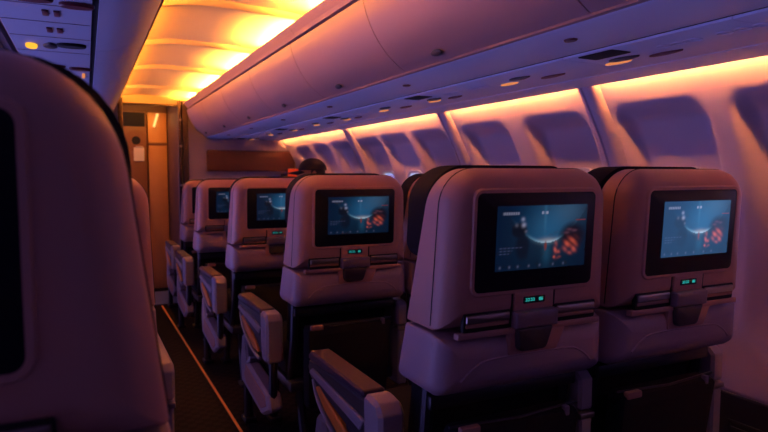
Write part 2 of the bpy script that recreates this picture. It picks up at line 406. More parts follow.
def yz_prism(bm, poly, x0, x1, bev=0.004):
    """(y,z) outline with bevelled edges, thickness along X"""
    n = 5; k = len(poly)
    P = poly
    area = sum(P[i][0]*P[(i+1) % k][1]-P[(i+1) % k][0]*P[i][1] for i in range(k))
    if area < 0: P = P[::-1]
    R = [max(0.003, bev*1.5)]*k
    rings = []
    for ins, x in ((bev, x0), (0, x0+bev), (0, x1-bev), (bev, x1)):
        rings.append([(x, y, z) for y, z in rpoly(P, R, n, ins)])
    loft(bm, rings)
def add_aisle_armrest(t):
    """broad armrest with padded top, end cap, tan inlay and the shroud under it (aisle side, -X)"""
    xa, xb = -0.312, -0.246
    bm = bmesh.new()
    yz_prism(bm, [(0.225, 0.585), (0.70, 0.575), (0.715, 0.545), (0.69, 0.515), (0.40, 0.47), (0.30, 0.42), (0.24, 0.42)], xa+0.004, xb-0.004, 0.006)
    arm = obj('armrest', bm, M['darkplastic'], t)
    bm = bmesh.new()
    yz_prism(bm, [(0.285, 0.586), (0.285, 0.606), (0.68, 0.604), (0.700, 0.590), (0.695, 0.574), (0.67, 0.572)], xa, xb, 0.006)
    obj('armrest_pad', bm, M['pad'], arm)
    bm = bmesh.new()
    yz_prism(bm, [(0.18, 0.40), (0.18, 0.575), (0.20, 0.600), (0.245, 0.606), (0.278, 0.602), (0.278, 0.50), (0.262, 0.40)], xa-0.002, xb+0.002, 0.010)
    obj('end_cap', bm, M['armgrey'], arm)
    bm = bmesh.new()
    yz_prism(bm, [(0.27, 0.535), (0.66, 0.555), (0.69, 0.535), (0.30, 0.50)], xa-0.004, xa+0.01, 0.003)
    obj('side_trim', bm, M['armgrey'], arm)
    bm = bmesh.new()
    yz_prism(bm, [(0.32, 0.415), (0.36, 0.445), (0.61, 0.515), (0.64, 0.505), (0.56, 0.46), (0.40, 0.41)], xa-0.001, xa+0.030, 0.004)
    obj('tan_inlay', bm, M['wood'], arm)
    bm = bmesh.new()
    tube(bm, spline([(xa+0.004, 0.31, 0.39), (xa+0.002, 0.45, 0.405), (xa+0.002, 0.60, 0.46), (xa+0.004, 0.66, 0.52)], 6), 0.007)
    obj('support_bar', bm, M['armgrey'], arm)
    # shroud: pale rounded frame with a tan sunken panel
    bm = bmesh.new()
    yz_prism(bm, [(0.17, 0.21), (0.20, 0.27), (0.55, 0.31), (0.585, 0.42), (0.64, 0.42), (0.68, 0.30), (0.66, 0.19), (0.30, 0.15)], xa+0.004, xb-0.004, 0.010)
    sh = obj('side_shroud', bm, M['armgrey'], t)
    bm = bmesh.new()
    yz_prism(bm, [(0.22, 0.215), (0.24, 0.255), (0.57, 0.295), (0.60, 0.24), (0.56, 0.21), (0.30, 0.18)], xa+0.001, xa+0.02, 0.004)
    obj('tan_panel', bm, M['woodpale'], sh)
    bm = bmesh.new(); tube(bm, [(xa+0.03, 0.20, 0.41), (xa+0.03, 0.21, 0.24)], 0.018); obj('support_post', bm, M['darkmetal'], sh)
    bm = bmesh.new(); tube(bm, [(xa+0.03, 0.64, 0.20), (xa+0.03, 0.64, 0.01)], 0.02)
    add_box(bm, xa+0.005, xa+0.06, 0.60, 0.68, 0.0, 0.02, bev=0.004)
    obj('support_post', bm, M['darkmetal'], sh)
def add_inner_armrest(t, xc, w=0.050):
    bm = bmesh.new()
    yz_prism(bm, [(0.105, 0.605), (0.125, 0.624), (0.60, 0.612), (0.62, 0.59), (0.60, 0.565), (0.22, 0.565), (0.195, 0.52), (0.105, 0.52)], xc-w/2, xc+w/2, 0.008)
    a = obj('armrest', bm, M['armgrey'], t)
    bm = bmesh.new()
    yz_prism(bm, [(0.105, 0.26), (0.105, 0.500), (0.195, 0.500), (0.22, 0.26)], xc-w/2+0.004, xc+w/2-0.004, 0.006)
    obj('armrest_post', bm, M['armgrey'], a)
    bm = bmesh.new(); tube(bm, [(xc-w/2-0.003, 0.15, 0.508), (xc+w/2+0.003, 0.15, 0.508)], 0.011, 10); add_box(bm, xc-w/2, xc+w/2, 0.100, 0.16, 0.500, 0.516, bev=0.003)
    obj('armrest_hinge', bm, M['metal'], a)

SEATS = 'rows of airplane seats'
XA, XW = 0.917, 1.437
ROWS = [1.08, 2.18, 3.24, 4.30, 5.22]
DX = [0, 0.026, 0.02, 0.005, 0.035]
DROP = [0.0, 0.0, 0.0, 0.0, 0.0]
aisle = make_seat('largest seat at centre right, aisle seat with teal digits lit under its film screen')
add_aisle_armrest(aisle)
add_inner_armrest(aisle, 0.26)
win = make_seat('rightmost seat, its brighter blue film screen beside the cabin window wall')
add_inner_armrest(win, 0.268)
for ch in win.children:
    pass
def find(o, nm):
    for c in bpy.data.objects:
        if c.parent == o and c.name.split('.')[0] == nm: return c
left = make_seat('', 0.245, 0.297, 0.32, 0.12, 0.272)
scr = find(find(win, 'monitor'), 'screen'); scr.data = scr.data.copy(); scr.data.materials[0] = M['film_bright']
for o in list(bpy.data.objects):
    if o.parent: CHILD.setdefault(o.parent.name, []).append(o)
for o in list(bpy.data.objects): CHILD.setdefault(o.name, [])
def place(o, x, y, label=None, sz=1.0):
    o.location = (x, y, floor_z(y+0.35)-0.004); o.scale = (1, 1, sz)
    if label: o['label'] = label
place(aisle, XA, ROWS[0]); place(win, XW, ROWS[0])
AL = ['aisle seat just left of the largest seat, its whole film screen in view',
      'third aisle seat away, its film screen partly covered by the nearer seat',
      'fourth aisle seat along the row, a narrow slice of blue screen showing',
      'farthest aisle seat against the dark bulkhead post, only its left edge showing']
for y, dx, l in zip(ROWS[1:], DX[1:], AL):
    place(copy_tree(aisle), XA+dx, y, l)
WL = ['window seat just beyond the big centre seat, only its orange top and left side showing',
      'window seat whose dark top shows just right of the capped head',
      'window seat in which the person in the black cap sits',
      'foremost window seat facing the bulkhead, hidden beyond the capped head']
for y, dx, l in zip(ROWS[1:], DX[1:], WL):
    c = copy_tree(win); place(c, XW+dx, y, l)
LX = -0.222
place(left, LX, 0.62, 'blurred seat back filling the left edge of the picture, very close', 1.082)
for y, x, l in ((1.66, -0.085, 'seat just past the blurred left seat, its lit rounded corner showing by the galley'),
                (2.74, -0.11, 'second seat beyond the blurred left seat, hidden across the aisle')):
    place(copy_tree(win), x, y, l)

# ------------------------------------------------------------------ floor
bm = bmesh.new()
Y0, Y1, XL, XR = -1.3, 7.1, -0.75, 1.93
v = [bm.verts.new(p) for p in ((XL, Y0, floor_z(Y0)), (XR, Y0, floor_z(Y0)), (XR, Y1, floor_z(Y1)), (XL, Y1, floor_z(Y1)),
                               (XL, Y0, floor_z(Y0)-0.05), (XR, Y0, floor_z(Y0)-0.05), (XR, Y1, floor_z(Y1)-0.05), (XL, Y1, floor_z(Y1)-0.05))]
for f in ((0, 1, 2, 3), (7, 6, 5, 4), (0, 4, 5, 1), (1, 5, 6, 2), (2, 6, 7, 3), (3, 7, 4, 0)): bm.faces.new([v[i] for i in f])
struct('floor', bm, M['carpet'], False)
def sloped(bm, x0, x1, y0, y1, h, lift=0.0):
    P = [(x, y, floor_z(y)+lift+dz) for dz in (0, h) for x, y in ((x0, y0), (x1, y0), (x1, y1), (x0, y1))]
    v = [bm.verts.new(p) for p in P]
    for f in ((3, 2, 1, 0), (4, 5, 6, 7), (0, 1, 5, 4), (1, 2, 6, 5), (2, 3, 7, 6), (3, 0, 4, 7)): bm.faces.new([v[i] for i in f])
bm = bmesh.new(); sloped(bm, 0.592, 0.604, -0.5, 5.9, 0.003)
tag(obj('floor_path_strip', bm, M['floorstrip'], None, False), 'thin orange guide strip running along the dark aisle carpet', 'floor strip')
bm = bmesh.new(); sloped(bm, 0.34, 0.80, 5.98, 6.7, 0.004)  # bluish plate laid on the floor at the galley entrance
o = obj('trim_1', bm, M['threshold'], None, False); o['kind'] = 'structure'

# ------------------------------------------------------------------ right sidewall with window recesses
WP = spline([(1.895, 0.40), (1.935, 0.58), (1.958, 0.80), (1.957, 0.95), (1.938, 1.10), (1.895, 1.22), (1.832, 1.34), (1.765, 1.455), (1.715, 1.54)], 12)
def XW_(z):
    if z <= WP[0][1]: return WP[0][0]
    for a, b in zip(WP, WP[1:]):
        if a[1] <= z <= b[1]: return a[0]+(b[0]-a[0])*(z-a[1])/(b[1]-a[1])
    return WP[-1][0]
WIN = [0.02, 0.54, 1.075, 1.55, 2.08, 2.60, 3.155, 3.60, 4.005, 4.53, 5.00, 5.46]
def recess(y, z):
    best = 9
    for c in WIN:
        if abs(y-c) > 0.35: continue
        hw, zc, hh = 0.208, 0.942, 0.440
        r = 0.075 if z > 1.1 else (0.185 if z < 0.7 else 0.075+(1.1-z)/0.4*0.11)
        qx = abs(y-c)-hw+r; qz = abs(z-zc)-hh+r
        d = math.hypot(max(qx, 0), max(qz, 0))+min(max(qx, qz), 0)-r
        best = min(best, d)
    t = max(0.0, min(1.0, -best/0.066)); return 0.064*t*t*(3-2*t)
def wall_pt(y, z, off=0.0): return (XW_(z)+recess(y, z)-off, y, z)
bm = bmesh.new(); ya, yb, za, zb = -0.5, 5.95, 0.40, 1.54
ny, nz = 520, 92; g = []
for i in range(ny+1):
    y = ya+(yb-ya)*i/ny
    g.append([bm.verts.new(wall_pt(y, za+(zb-za)*j/nz)) for j in range(nz+1)])
for i in range(ny):
    for j in range(nz): bm.faces.new((g[i][j], g[i+1][j], g[i+1][j+1], g[i][j+1]))
w = struct('wall_right', bm, M['wall'], angle=60)
if w.data.polygons[100].normal.x > 0: w.data.flip_normals()
md = w.modifiers.new('thickness', 'SOLIDIFY'); md.thickness = 0.02; md.offset = -1
PIL = [0.30, 1.80, 2.87, 4.235]
for k, y in enumerate(PIL):
    bm = bmesh.new(); rings = []
    for j in range(31):
        z = za+0.01+(zb-za-0.015)*j/30; x = XW_(z)
        rings.append([(x+0.004, y-0.050, z), (x-0.020, y-0.040, z), (x-0.034, y-0.024, z), (x-0.036, y, z), (x-0.030, y+0.004, z), (x-0.030, y+0.012, z), (x-0.036, y+0.016, z), (x-0.034, y+0.030, z), (x-0.020, y+0.044, z), (x+0.004, y+0.052, z)])
    loft(bm, rings); struct('trim_%d' % (k+2), bm, M['wall'])
for k, c in enumerate(WIN):
    n = k+1; base = rect(-0.118, 0.118, 0.835, 1.150); R = [0.075]*4
    def loop(ins, off): return [(XW_(z)+0.064-off, c+y, z) for y, z in rpoly(base, R, 8, ins)]
    bm = bmesh.new(); loft(bm, [loop(0, -0.004), loop(0.002, 0.012), loop(0.012, 0.016), loop(0.022, 0.008), loop(0.022, -0.004)], False, False)
    f = struct('window_%d' % n, bm, M['winframe'])
    bm = bmesh.new(); L = loop(0.030, 0.003); vv = [bm.verts.new(p) for p in L]; cz = bm.verts.new((XW_(0.99)+0.064-0.003, c, 0.99))
    for i in range(len(vv)): bm.faces.new((vv[i], vv[(i+1) % len(vv)], cz))
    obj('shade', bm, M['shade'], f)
    bm = bmesh.new(); loft(bm, [loop(0.0215, 0.004), loop(0.031, 0.004)], False, False)
    obj('daylight_edge', bm, M['winglow'], f)
# dado, louvred grilles
bm = bmesh.new(); add_box(bm, 1.888, 1.93, -0.5, 5.95, -0.14, 0.40, bev=0.006); struct('baseboard_right', bm, M['dado'], False)
gl = ['dark louvred air grille low on the wall beside the rightmost seat', 'louvred air grille low on the wall beside the second seat row',
      'louvred air grille low on the wall beside the third seat row', 'louvred air grille low on the wall beside the fourth seat row']
for k, l in enumerate(gl):
    y = 0.84+1.06*k; zb_ = 0.03-0.0156*y; t = thing('air_grille', l, 'air grille', (1.886, y, zb_), 'air grilles along the wall')
    bm = bmesh.new()
    for a in ((0, 0.43, 0, 0.012), (0, 0.43, 0.288, 0.30), (0, 0.012, 0, 0.30), (0.418, 0.43, 0, 0.30)): add_box(bm, -0.008, 0.001, a[0], a[1], a[2], a[3], bev=0.002)
    obj('frame', bm, M['dado'], t)
    bm = bmesh.new()
    for q in range(10):
        add_box(bm, -0.009, -0.001, 0.012, 0.418, 0.022+q*0.027, 0.036+q*0.027, bev=0.002)
    obj('slats', bm, M['darkplastic'], t)

# ------------------------------------------------------------------ ceiling over the aisle
CP = spline([(0.10, 1.785), (0.20, 1.802), (0.276, 1.814), (0.435, 1.836), (0.65, 1.834), (0.80, 1.826), (0.92, 1.812), (1.02, 1.775)], 6)
bm = bmesh.new(); sweep(bm, thick(CP, 0.015), -1.3, 5.97, 1); struct('ceiling', bm, M['ceil'])
RIBS = [0.12, 0.98, 1.80, 2.64, 3.47, 4.31, 5.30]
for k, y in enumerate(RIBS):
    bm = bmesh.new(); rings = []
    for x, z in CP:
        rings.append([(x, y-0.030, z+0.002), (x, y-0.022, z-0.014), (x, y-0.010, z-0.024), (x, y+0.010, z-0.024), (x, y+0.022, z-0.014), (x, y+0.030, z+0.002)])
    loft(bm, rings); struct('trim_%d' % (k+7), bm, M['ceil'])
# amber cove tubes, one per ceiling bay, lying behind the lip of the bins
names = ['second nearest', 'third nearest', 'fourth nearest', 'fifth nearest', 'farthest']
ys = RIBS+[5.93]
for k in range(1, len(ys)-1):
    a, b = ys[k]+0.05, ys[k+1]-0.05
    if k == len(ys)-2: pass
    t = thing('cove_light', 'amber cove light over the right bins, in the %s ceiling bay' % (['nearest']+names)[k-1], 'ceiling light', (0.905, (a+b)/2, 1.752), 'amber cove lights over the right bins')
    h = (b-a)/2
    bm = bmesh.new(); add_box(bm, -0.022, 0.022, -h, h, -0.010, 0.0, bev=0.002); obj('housing', bm, M['ceil'], t)
    bm = bmesh.new()
    s = h*(0.72 if k < len(ys)-2 else 0.97)
    loft(bm, [[(0.016*math.cos(math.pi*q/8), yy, 0.001+0.016*math.sin(math.pi*q/8)) for q in range(9)] for yy in (-s, s)])
    obj('tube', bm, M['led_amber'], t)

for k in range(1, len(ys)-1):
    a, b = ys[k]+0.05, ys[k+1]-0.05; h = (b-a)/2
    t = thing('cove_light', 'amber cove light over the left bins, in the %s ceiling bay' % (['nearest']+names)[k-1], 'ceiling light', (0.236, (a+b)/2, 1.783), 'amber cove lights over the left bins')
    bm = bmesh.new(); add_box(bm, -0.012, 0.012, -h, h, -0.010, 0.0, bev=0.002); obj('housing', bm, M['ceil'], t)
    bm = bmesh.new()
    loft(bm, [[(0.007*math.cos(2*math.pi*q/10), yy, 0.007+0.007*math.sin(2*math.pi*q/10)) for q in range(10)] for yy in (-h, h)])
    obj('tube', bm, M['led_left'], t)
# ------------------------------------------------------------------ right overhead bins
DOOR = spline([(1.022, 1.474), (0.985, 1.497), (0.940, 1.536), (0.902, 1.585), (0.873, 1.640), (0.858, 1.685), (0.853, 1.711)], 5)
BIN = [-0.66, 0.18, 1.04, 1.91, 2.72, 3.52, 4.32, 5.12, 5.93]
bl = ['right overhead bin just behind the viewpoint', 'nearest right overhead bin, cut by the top edge of the picture', 'right overhead bin above the large centre seat',
      'right overhead bin, second beyond the large centre seat, orange at its top', 'right overhead bin, third beyond the large centre seat',
      'right overhead bin, fourth beyond the large centre seat', 'right overhead bin, last but one before the bulkhead', 'farthest right overhead bin, meeting the bulkhead']
for k in range(len(BIN)-1):
    a, b = BIN[k], BIN[k+1]; t = thing('overhead_bin', bl[k], 'overhead bin', (0.853, a, 1.474), 'right overhead bins')
    L = b-a
    def loc(pts): return [(x-0.853, z-1.474) for x, z in pts]
    bm = bmesh.new(); sweep(bm, loc(thick(DOOR, -0.012)), 0.002, L-0.002); obj('bin_door', bm, M['bin'], t)
    body = [(1.03, 1.478)]+[(x+0.016, z+0.004) for x, z in DOOR[2:]]+[(1.40, 1.729), (1.40, 1.478)]
    bm = bmesh.new(); sweep(bm, loc(body), 0.0, L); obj('bin_body', bm, M['gap'], t)
    und = spline([(1.020, 1.470), (1.030, 1.464), (1.10, 1.456), (1.20, 1.456), (1.268, 1.464)], 4)
    bm = bmesh.new(); sweep(bm, loc(und+[(1.268, 1.477), (1.022, 1.477)]), 0.0, L); obj('bin_underside', bm, M['strip'], t)
    bm = bmesh.new(); sweep(bm, loc([(1.012, 1.468), (1.024, 1.466), (1.026, 1.473), (1.016, 1.476)]), 0.0, L); obj('edge_trim', bm, M['bin'], t)
    bm = bmesh.new(); rings = []
    for q, (s, off) in enumerate(((1, 0), (1, 0.004), (0.8, 0.006))):
        rings.append([(0.984-0.853+0.010*s*math.sin(2*math.pi*i/16)*0.8-off*0.6-0.004, L-0.27+0.030*s*math.cos(2*math.pi*i/16), 1.4975-1.474-0.010*s*math.sin(2*math.pi*i/16)*0.8-off*0.8-0.003) for i in range(16)])
    loft(bm, rings); obj('latch', bm, M['darkplastic'], t)
    bm = bmesh.new(); disc_tube(bm, 1.10-0.853, 0.15, 1.458-1.474, 1.452-1.474, 0.014, 0.020); obj('row_placard', bm, M['placard'], t)
# fixed panel above the groove, with lip
LIP = [(0.850, 1.743), (0.838, 1.758), (0.826, 1.776), (0.834, 1.780), (0.846, 1.764), (0.858, 1.741), (1.05, 1.735), (1.05, 1.729), (0.858, 1.729)]
for k, (a, b) in enumerate(zip([-1.3, 0.6, 2.66, 4.6], [0.598, 2.658, 4.598, 5.95])):
    bm = bmesh.new(); sweep(bm, LIP, a, b); struct('trim_%d' % (k+20), bm, M['bin'], False)
# service channel under the bins
bm = bmesh.new(); sweep(bm, [(1.262, 1.478), (1.262, 1.468), (1.722, 1.468), (1.722, 1.478)], -0.66, 5.95); struct('trim_24', bm, M['gap'], False)
PS = [-0.66, 0.36, 1.40+0.02, 2.50, 3.55, 4.60, 5.945]
PSU = []
sl = ['service panel behind the viewpoint under the right bins', 'nearest service panel, above the rightmost seat', 'second service panel under the right bins, above the windows behind the large centre seat',
      'third service panel under the right bins', 'fourth service panel under the right bins', 'farthest service panel under the right bins, near the bulkhead']
def lens(bm, cx, cy, z0, z1, rx, ry, pointed=False):
    if not pointed: disc_tube(bm, cx, cy, z0, z1, rx, ry); return
    out = []
    for i in range(24):
        th = 2*math.pi*i/24; s, c_ = math.sin(th), math.cos(th)
        out.append((rx*s*(1-0.55*max(0, -c_)), ry*c_))
    loft(bm, [[(cx+x, cy+y, z0) for x, y in out], [(cx+x, cy+y, z1+0.001) for x, y in out], [(cx+x*0.85, cy+y*0.9, z1) for x, y in out]])
for k in range(len(PS)-1):
    a, b = PS[k], PS[k+1]; L = b-a
    t = thing('passenger_service_unit', sl[k], 'service unit', (1.283, a, 1.466), 'service panels under the right bins')
    bm = bmesh.new()
    sweep(bm, [(0, 0), (0.30, 0), (0.30, -0.006), (0.295, -0.008), (0.005, -0.008), (0, -0.006)], 0.002, L*0.5-0.001)
    sweep(bm, [(0, 0), (0.30, 0), (0.30, -0.006), (0.295, -0.008), (0.005, -0.008), (0, -0.006)], L*0.5+0.001, L-0.002)
    obj('cover', bm, M['strip'], t)
    bm = bmesh.new(); sweep(bm, [(0.304, 0), (0.4515, 0), (0.4515, -0.012), (0.4435, -0.014), (0.304, -0.009)], 0.0, L); obj('outer_lip', bm, M['strip'], t)
    def P(y): return y-a
    y0 = a+L*0.89
    bm = bmesh.new(); plate_pts = rpoly([(-0.018, -0.065), (0.058, -0.065), (0.058, 0.065), (-0.018, 0.065)], [0.008]*4, 5)
    loft(bm, [[(0.025+x, P(y0)+y, -0.006) for x, y in plate_pts], [(0.025+x, P(y0)+y, -0.0100) for x, y in plate_pts], [(0.025+x*0.95, P(y0)+y*0.95, -0.0105) for x, y in plate_pts]])
    obj('speaker_grille', bm, M['gap'], t)
    bm = bmesh.new(); lens(bm, 0.135, P(y0)+0.01, -0.006, -0.013, 0.022, 0.055, True); obj('air_vent', bm, M['darkplastic'], t)
    bm = bmesh.new(); lens(bm, 0.175, P(y0)-0.10, -0.006, -0.013, 0.014, 0.055, True); obj('call_light', bm, M['placard'], t)
    y1 = a+L*0.36
    for (dx, yy) in ((0.150, y1+0.06), (0.172, min(b-0.05, y0+0.12))):
        bm = bmesh.new(); lens(bm, dx, P(yy), -0.006, -0.011, 0.017, 0.050); obj('reading_light', bm, M['led_read'], t)
    bm = bmesh.new(); lens(bm, 0.095, P(y1)-0.07, -0.006, -0.013, 0.020, 0.055, True); obj('air_vent', bm, M['darkplastic'], t)
    bm = bmesh.new(); lens(bm, 0.165, P(y1)-0.16, -0.006, -0.013, 0.014, 0.060, True); obj('call_light', bm, M['placard'], t)
    for (ex, ey) in ((0.10, y0-0.20), (0.10, y1+0.19)):          # embossed ring signs
        for dy in (-0.045, 0.0, 0.045):
            pts = [(ex+0.018*math.cos(2*math.pi*i/14), P(ey)+dy+0.018*math.sin(2*math.pi*i/14), -0.0085) for i in range(15)]
            bm = bmesh.new(); tube(bm, pts, 0.0016, 5); obj('ring_sign', bm, M['strip'], t)
bm = bmesh.new(); add_box(bm, 1.39, 1.725, -0.45, 5.93, 1.515, 1.54); struct('trim_30', bm, M['gap'], False)
# peach wall-wash tube above the sidewall
wl = ['nearest peach wash light above the window wall', 'second peach wash light above the window wall', 'third peach wash light above the window wall', 'farthest peach wash light above the window wall']
for k, (a, b) in enumerate(((-0.45, 1.74), (1.86, 2.80), (2.94, 4.17), (4.30, 5.90))):
    bm = bmesh.new(); cx, cz = 1.714, 1.490
    loft(bm, [[(cx+0.009*math.cos(2*math.pi*q/8), yy, cz+0.009*math.sin(2*math.pi*q/8)) for q in range(8)] for yy in (a, b)])
    tag(obj('wall_wash_light', bm, M['led_peach']), wl[k], 'wall light', 'peach wash lights above the window wall')

# ------------------------------------------------------------------ left (centre block) bins
LD = spline([(0.046, 1.560), (0.10, 1.568), (0.165, 1.598), (0.215, 1.645), (0.245, 1.700), (0.262, 1.745)], 5)
ll = ['left overhead bin just behind the viewpoint', 'nearest left overhead bin, blue-violet, cut by the top edge of the picture', 'second left overhead bin beyond the blurred seat',
      'third left overhead bin beyond the blurred seat', 'fourth left overhead bin beyond the blurred seat', 'last but one left overhead bin before the galley', 'farthest left overhead bin, ending at the galley']
LB = [-0.66, 0.5, 1.60, 2.45, 3.35, 4.2, 5.05, 5.93]
for k in range(len(LB)-1):
    a, b = LB[k], LB[k+1]; L = b-a
    t = thing('overhead_bin', ll[k], 'overhead bin', (0.0, a, 1.560), 'left overhead bins')
    def loc(pts): return [(x, z-1.560) for x, z in pts]
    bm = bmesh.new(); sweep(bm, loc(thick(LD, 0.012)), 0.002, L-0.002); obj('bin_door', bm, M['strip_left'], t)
    body = [(x-0.018, z+0.010) for x, z in LD]+[(0.10, 1.77), (-0.20, 1.77), (-0.20, 1.572)]
    bm = bmesh.new(); sweep(bm, loc(body), 0.0, L); obj('bin_body', bm, M['gap'], t)
    bm = bmesh.new(); sweep(bm, loc([(0.262, 1.742), (0.272, 1.744), (0.284, 1.776), (0.268, 1.778), (0.252, 1.746)]), 0.0, L); obj('edge_trim', bm, M['bin'], t)
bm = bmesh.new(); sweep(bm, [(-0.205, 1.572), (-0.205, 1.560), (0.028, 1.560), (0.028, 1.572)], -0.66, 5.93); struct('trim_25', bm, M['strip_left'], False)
bm = bmesh.new(); sweep(bm, [(-0.225, 1.60), (-0.225, 1.566), (-0.40, 1.54), (-1.2, 1.50), (-1.2, 1.60)], -0.66, 5.93); struct('trim_26', bm, M['latch'], False)
bm = bmesh.new(); sweep(bm, [(-0.262, 1.562), (-0.262, 1.550), (-0.246, 1.552), (-0.246, 1.564)], -0.66, 5.93); struct('trim_27', bm, M['metal'], False)
LP = [(1.18, 'service fittings over the blurred left seat'), (2.24, 'service fittings on the left panel with the yellow lit lamp'), (3.30, 'service fittings farther along the left panel')]
for k, (y, l) in enumerate(LP):
    t = thing('passenger_service_unit', l, 'service unit', (-0.09, y, 1.560), 'service fittings under the left bins')
    bm = bmesh.new(); disc_tube(bm, -0.063, 0.18, 0.0, -0.008, 0.018, 0.040); obj('reading_light', bm, M['led_yellow'] if k == 1 else M['latch'], t)
    bm = bmesh.new(); lens(bm, 0.060, 0.12, 0.0, -0.010, 0.045, 0.028); obj('speaker_grille', bm, M['gap'], t)
    bm = bmesh.new(); lens(bm, -0.005, 0.15, 0.0, -0.008, 0.022, 0.040, True); obj('air_vent', bm, M['darkplastic'], t)
    for dy in (-0.32, -0.10):
        for dx in (0.004, 0.032):
            bm = bmesh.new(); add_box(bm, dx-0.008, dx+0.008, dy-0.028, dy+0.028, -0.005, 0.0, bev=0.002); obj('sign_window', bm, M['placard'], t)
    bm = bmesh.new(); lens(bm, 0.082, -0.44, 0.0, -0.010, 0.042, 0.022); lens(bm, -0.02, -0.47, 0, -0.010, 0.05, 0.022); obj('call_light', bm, M['placard'], t)
    for dy in (-0.40, -0.20, 0.02, 0.28):
        bm = bmesh.new(); add_box(bm, -0.112, 0.115, dy-0.002, dy+0.002, -0.0012, 0.0)
        obj('panel_seam', bm, M['latch'], t, False)
bm = bmesh.new(); add_box(bm, -0.002, 0.010, 3.00, 3.10, 1.552, 1.560, bev=0.002)
tag(obj('indicator_lamp', bm, M['led_read']), 'tiny orange indicator on the left panel by the blurred seat top', 'indicator')

# ------------------------------------------------------------------ bulkhead, galley
bm = bmesh.new(); add_box(bm, 0.865, 2.0, 5.95, 5.99, -0.14, 1.80); struct('wall_front', bm, M['bulk'], False)
bm = bmesh.new(); add_box(bm, 0.775, 0.805, 5.91, 5.99, -0.12, 1.80, bev=0.006); add_box(bm, 0.812, 0.865, 5.90, 5.99, -0.12, 1.80, bev=0.010)
struct('door_1', bm, M['post'], False)
bm = bmesh.new()
for z in (1.02, 1.38, 1.62): add_box(bm, 0.786, 0.812, 5.895, 5.915, z-0.01, z+0.01, bev=0.003)
bm2 = bmesh.new(); add_box(bm2, 0.795, 0.865, 5.99, 6.94, -0.12, 1.93); struct('wall_right_galley', bm2, M['post'], False)
hp = obj('door_catch', bm, M['metal'], bpy.data.objects['door_1'])
bm = bmesh.new(); add_box(bm, 0.0, 0.90, 5.93, 5.97, 1.742, 1.760, bev=0.003); struct('trim_28', bm, M['post'], False)
bm = bmesh.new(); add_box(bm, 0.0, 0.90, 5.945, 5.985, 1.760, 1.86); struct('trim_29', bm, M['ceil'], False)
bm = bmesh.new(); add_box(bm, 0.27, 0.31, 5.90, 5.97, -0.11, 1.80, bev=0.006); struct('door_2', bm, M['post'], False)
bm = bmesh.new(); add_box(bm, -1.2, 0.27, 5.95, 5.99, -0.14, 1.80); struct('wall_left', bm, M['bulk'], False)
bm = bmesh.new(); add_box(bm, -1.2, 2.0, -1.34, -1.30, -0.02, 1.84); struct('wall_back', bm, M['dado'], False)  # unseen dark wall added to block light from behind
# brown panel on the bulkhead
t = thing('wall_panel', 'wide dark brown panel mounted on the bulkhead below the right bins', 'wall panel', (1.03, 5.95, 1.15))
bm = bmesh.new(); add_box(bm, 0, 0.86, -0.05, 0, 0, 0.195, bev=0.008); obj('board', bm, M['brown'], t)
bm = bmesh.new(); add_box(bm, 0.004, 0.856, -0.054, -0.010, 0.195, 0.203, bev=0.002); obj('top_edge', bm, M['latch'], t)
t = thing('lit_sign', 'small glowing red-orange panel just left of the black cap', 'sign', (1.70, 5.52, 1.05))
bm = bmesh.new(); add_box(bm, -0.01, 0.14, 0.0, 0.03, 0, 0.125, bev=0.006); obj('housing', bm, M['brown'], t)
bm = bmesh.new(); add_box(bm, -0.004, 0.134, -0.006, 0.001, 0.005, 0.12, bev=0.003); obj('lit_face', bm, M['led_red'], t)
bm = bmesh.new(); add_box(bm, 0.05, 0.08, 0.029, 0.425, 0.05, 0.08, bev=0.003); obj('bracket', bm, M['darkmetal'], t)
# galley
bm = bmesh.new(); add_box(bm, -0.3, 1.3, 6.98, 7.02, -0.16, 1.95); struct('wall_galley', bm, M['darkamber'], False)
bm = bmesh.new(); add_box(bm, -0.3, 1.3, 5.99, 7.0, 1.93, 1.97); struct('ceiling_galley', bm, M['ceil'], False)
t = thing('galley_door', 'tall amber galley door beyond the cabin opening', 'door', (0.60, 6.95, floor_z(6.9)))
bm = bmesh.new(); add_box(bm, 0, 0.19, -0.04, 0.03, 0.005, 1.88, bev=0.006); obj('door_leaf', bm, M['amber'], t)
bm = bmesh.new(); add_box(bm, 0.0, 0.19, -0.046, -0.039, 1.535, 1.565, bev=0.002); obj('rail', bm, M['darkamber'], t)
t = thing('galley_locker', 'brown galley locker with a round dark porthole, left of the amber door', 'locker', (0.29, 6.97, floor_z(6.9)))
bm = bmesh.new(); add_box(bm, 0, 0.295, -0.10, 0, 0.005, 1.88, bev=0.008); obj('locker_body', bm, M['darkamber'], t)
bm = bmesh.new(); rings = []
for r, y in ((0.115, -0.099), (0.115, -0.1015), (0.10, -0.1030), (0.045, -0.1030), (0.042, -0.1005)):
    rings.append([(0.19+r*math.cos(2*math.pi*i/28), y, 1.58+r*math.sin(2*math.pi*i/28)) for i in range(28)])
loft(bm, rings, True, False); rg = obj('porthole', bm, M['darkamber'], t)
bm3 = bmesh.new(); add_box(bm3, 0.02, 0.28, -0.103, -0.099, 1.725, 1.87, bev=0.004); obj('upper_flap', bm3, M['gap'], t)
bm = bmesh.new(); loft(bm, [[(0.19+0.043*math.cos(2*math.pi*i/24), y, 1.58+0.043*math.sin(2*math.pi*i/24)) for i in range(24)] for y in (-0.099, -0.1025)]); obj('hole', bm, M['gap'], rg)
t = thing('paper_towels', 'pale paper hanging on the galley locker under the porthole', 'paper', (0.505, 6.8697, 1.26))
bm = bmesh.new(); loft(bm, [[(x, y, z) for x, y in ((-0.05, 0.0), (0.05, 0.0), (0.05, -0.006-0.02*q), (-0.05, -0.006-0.012*q))] for q, z in ((0.2, 0), (1, 0.06), (0.4, 0.14))]); obj('sheets', bm, M['paper'], t)
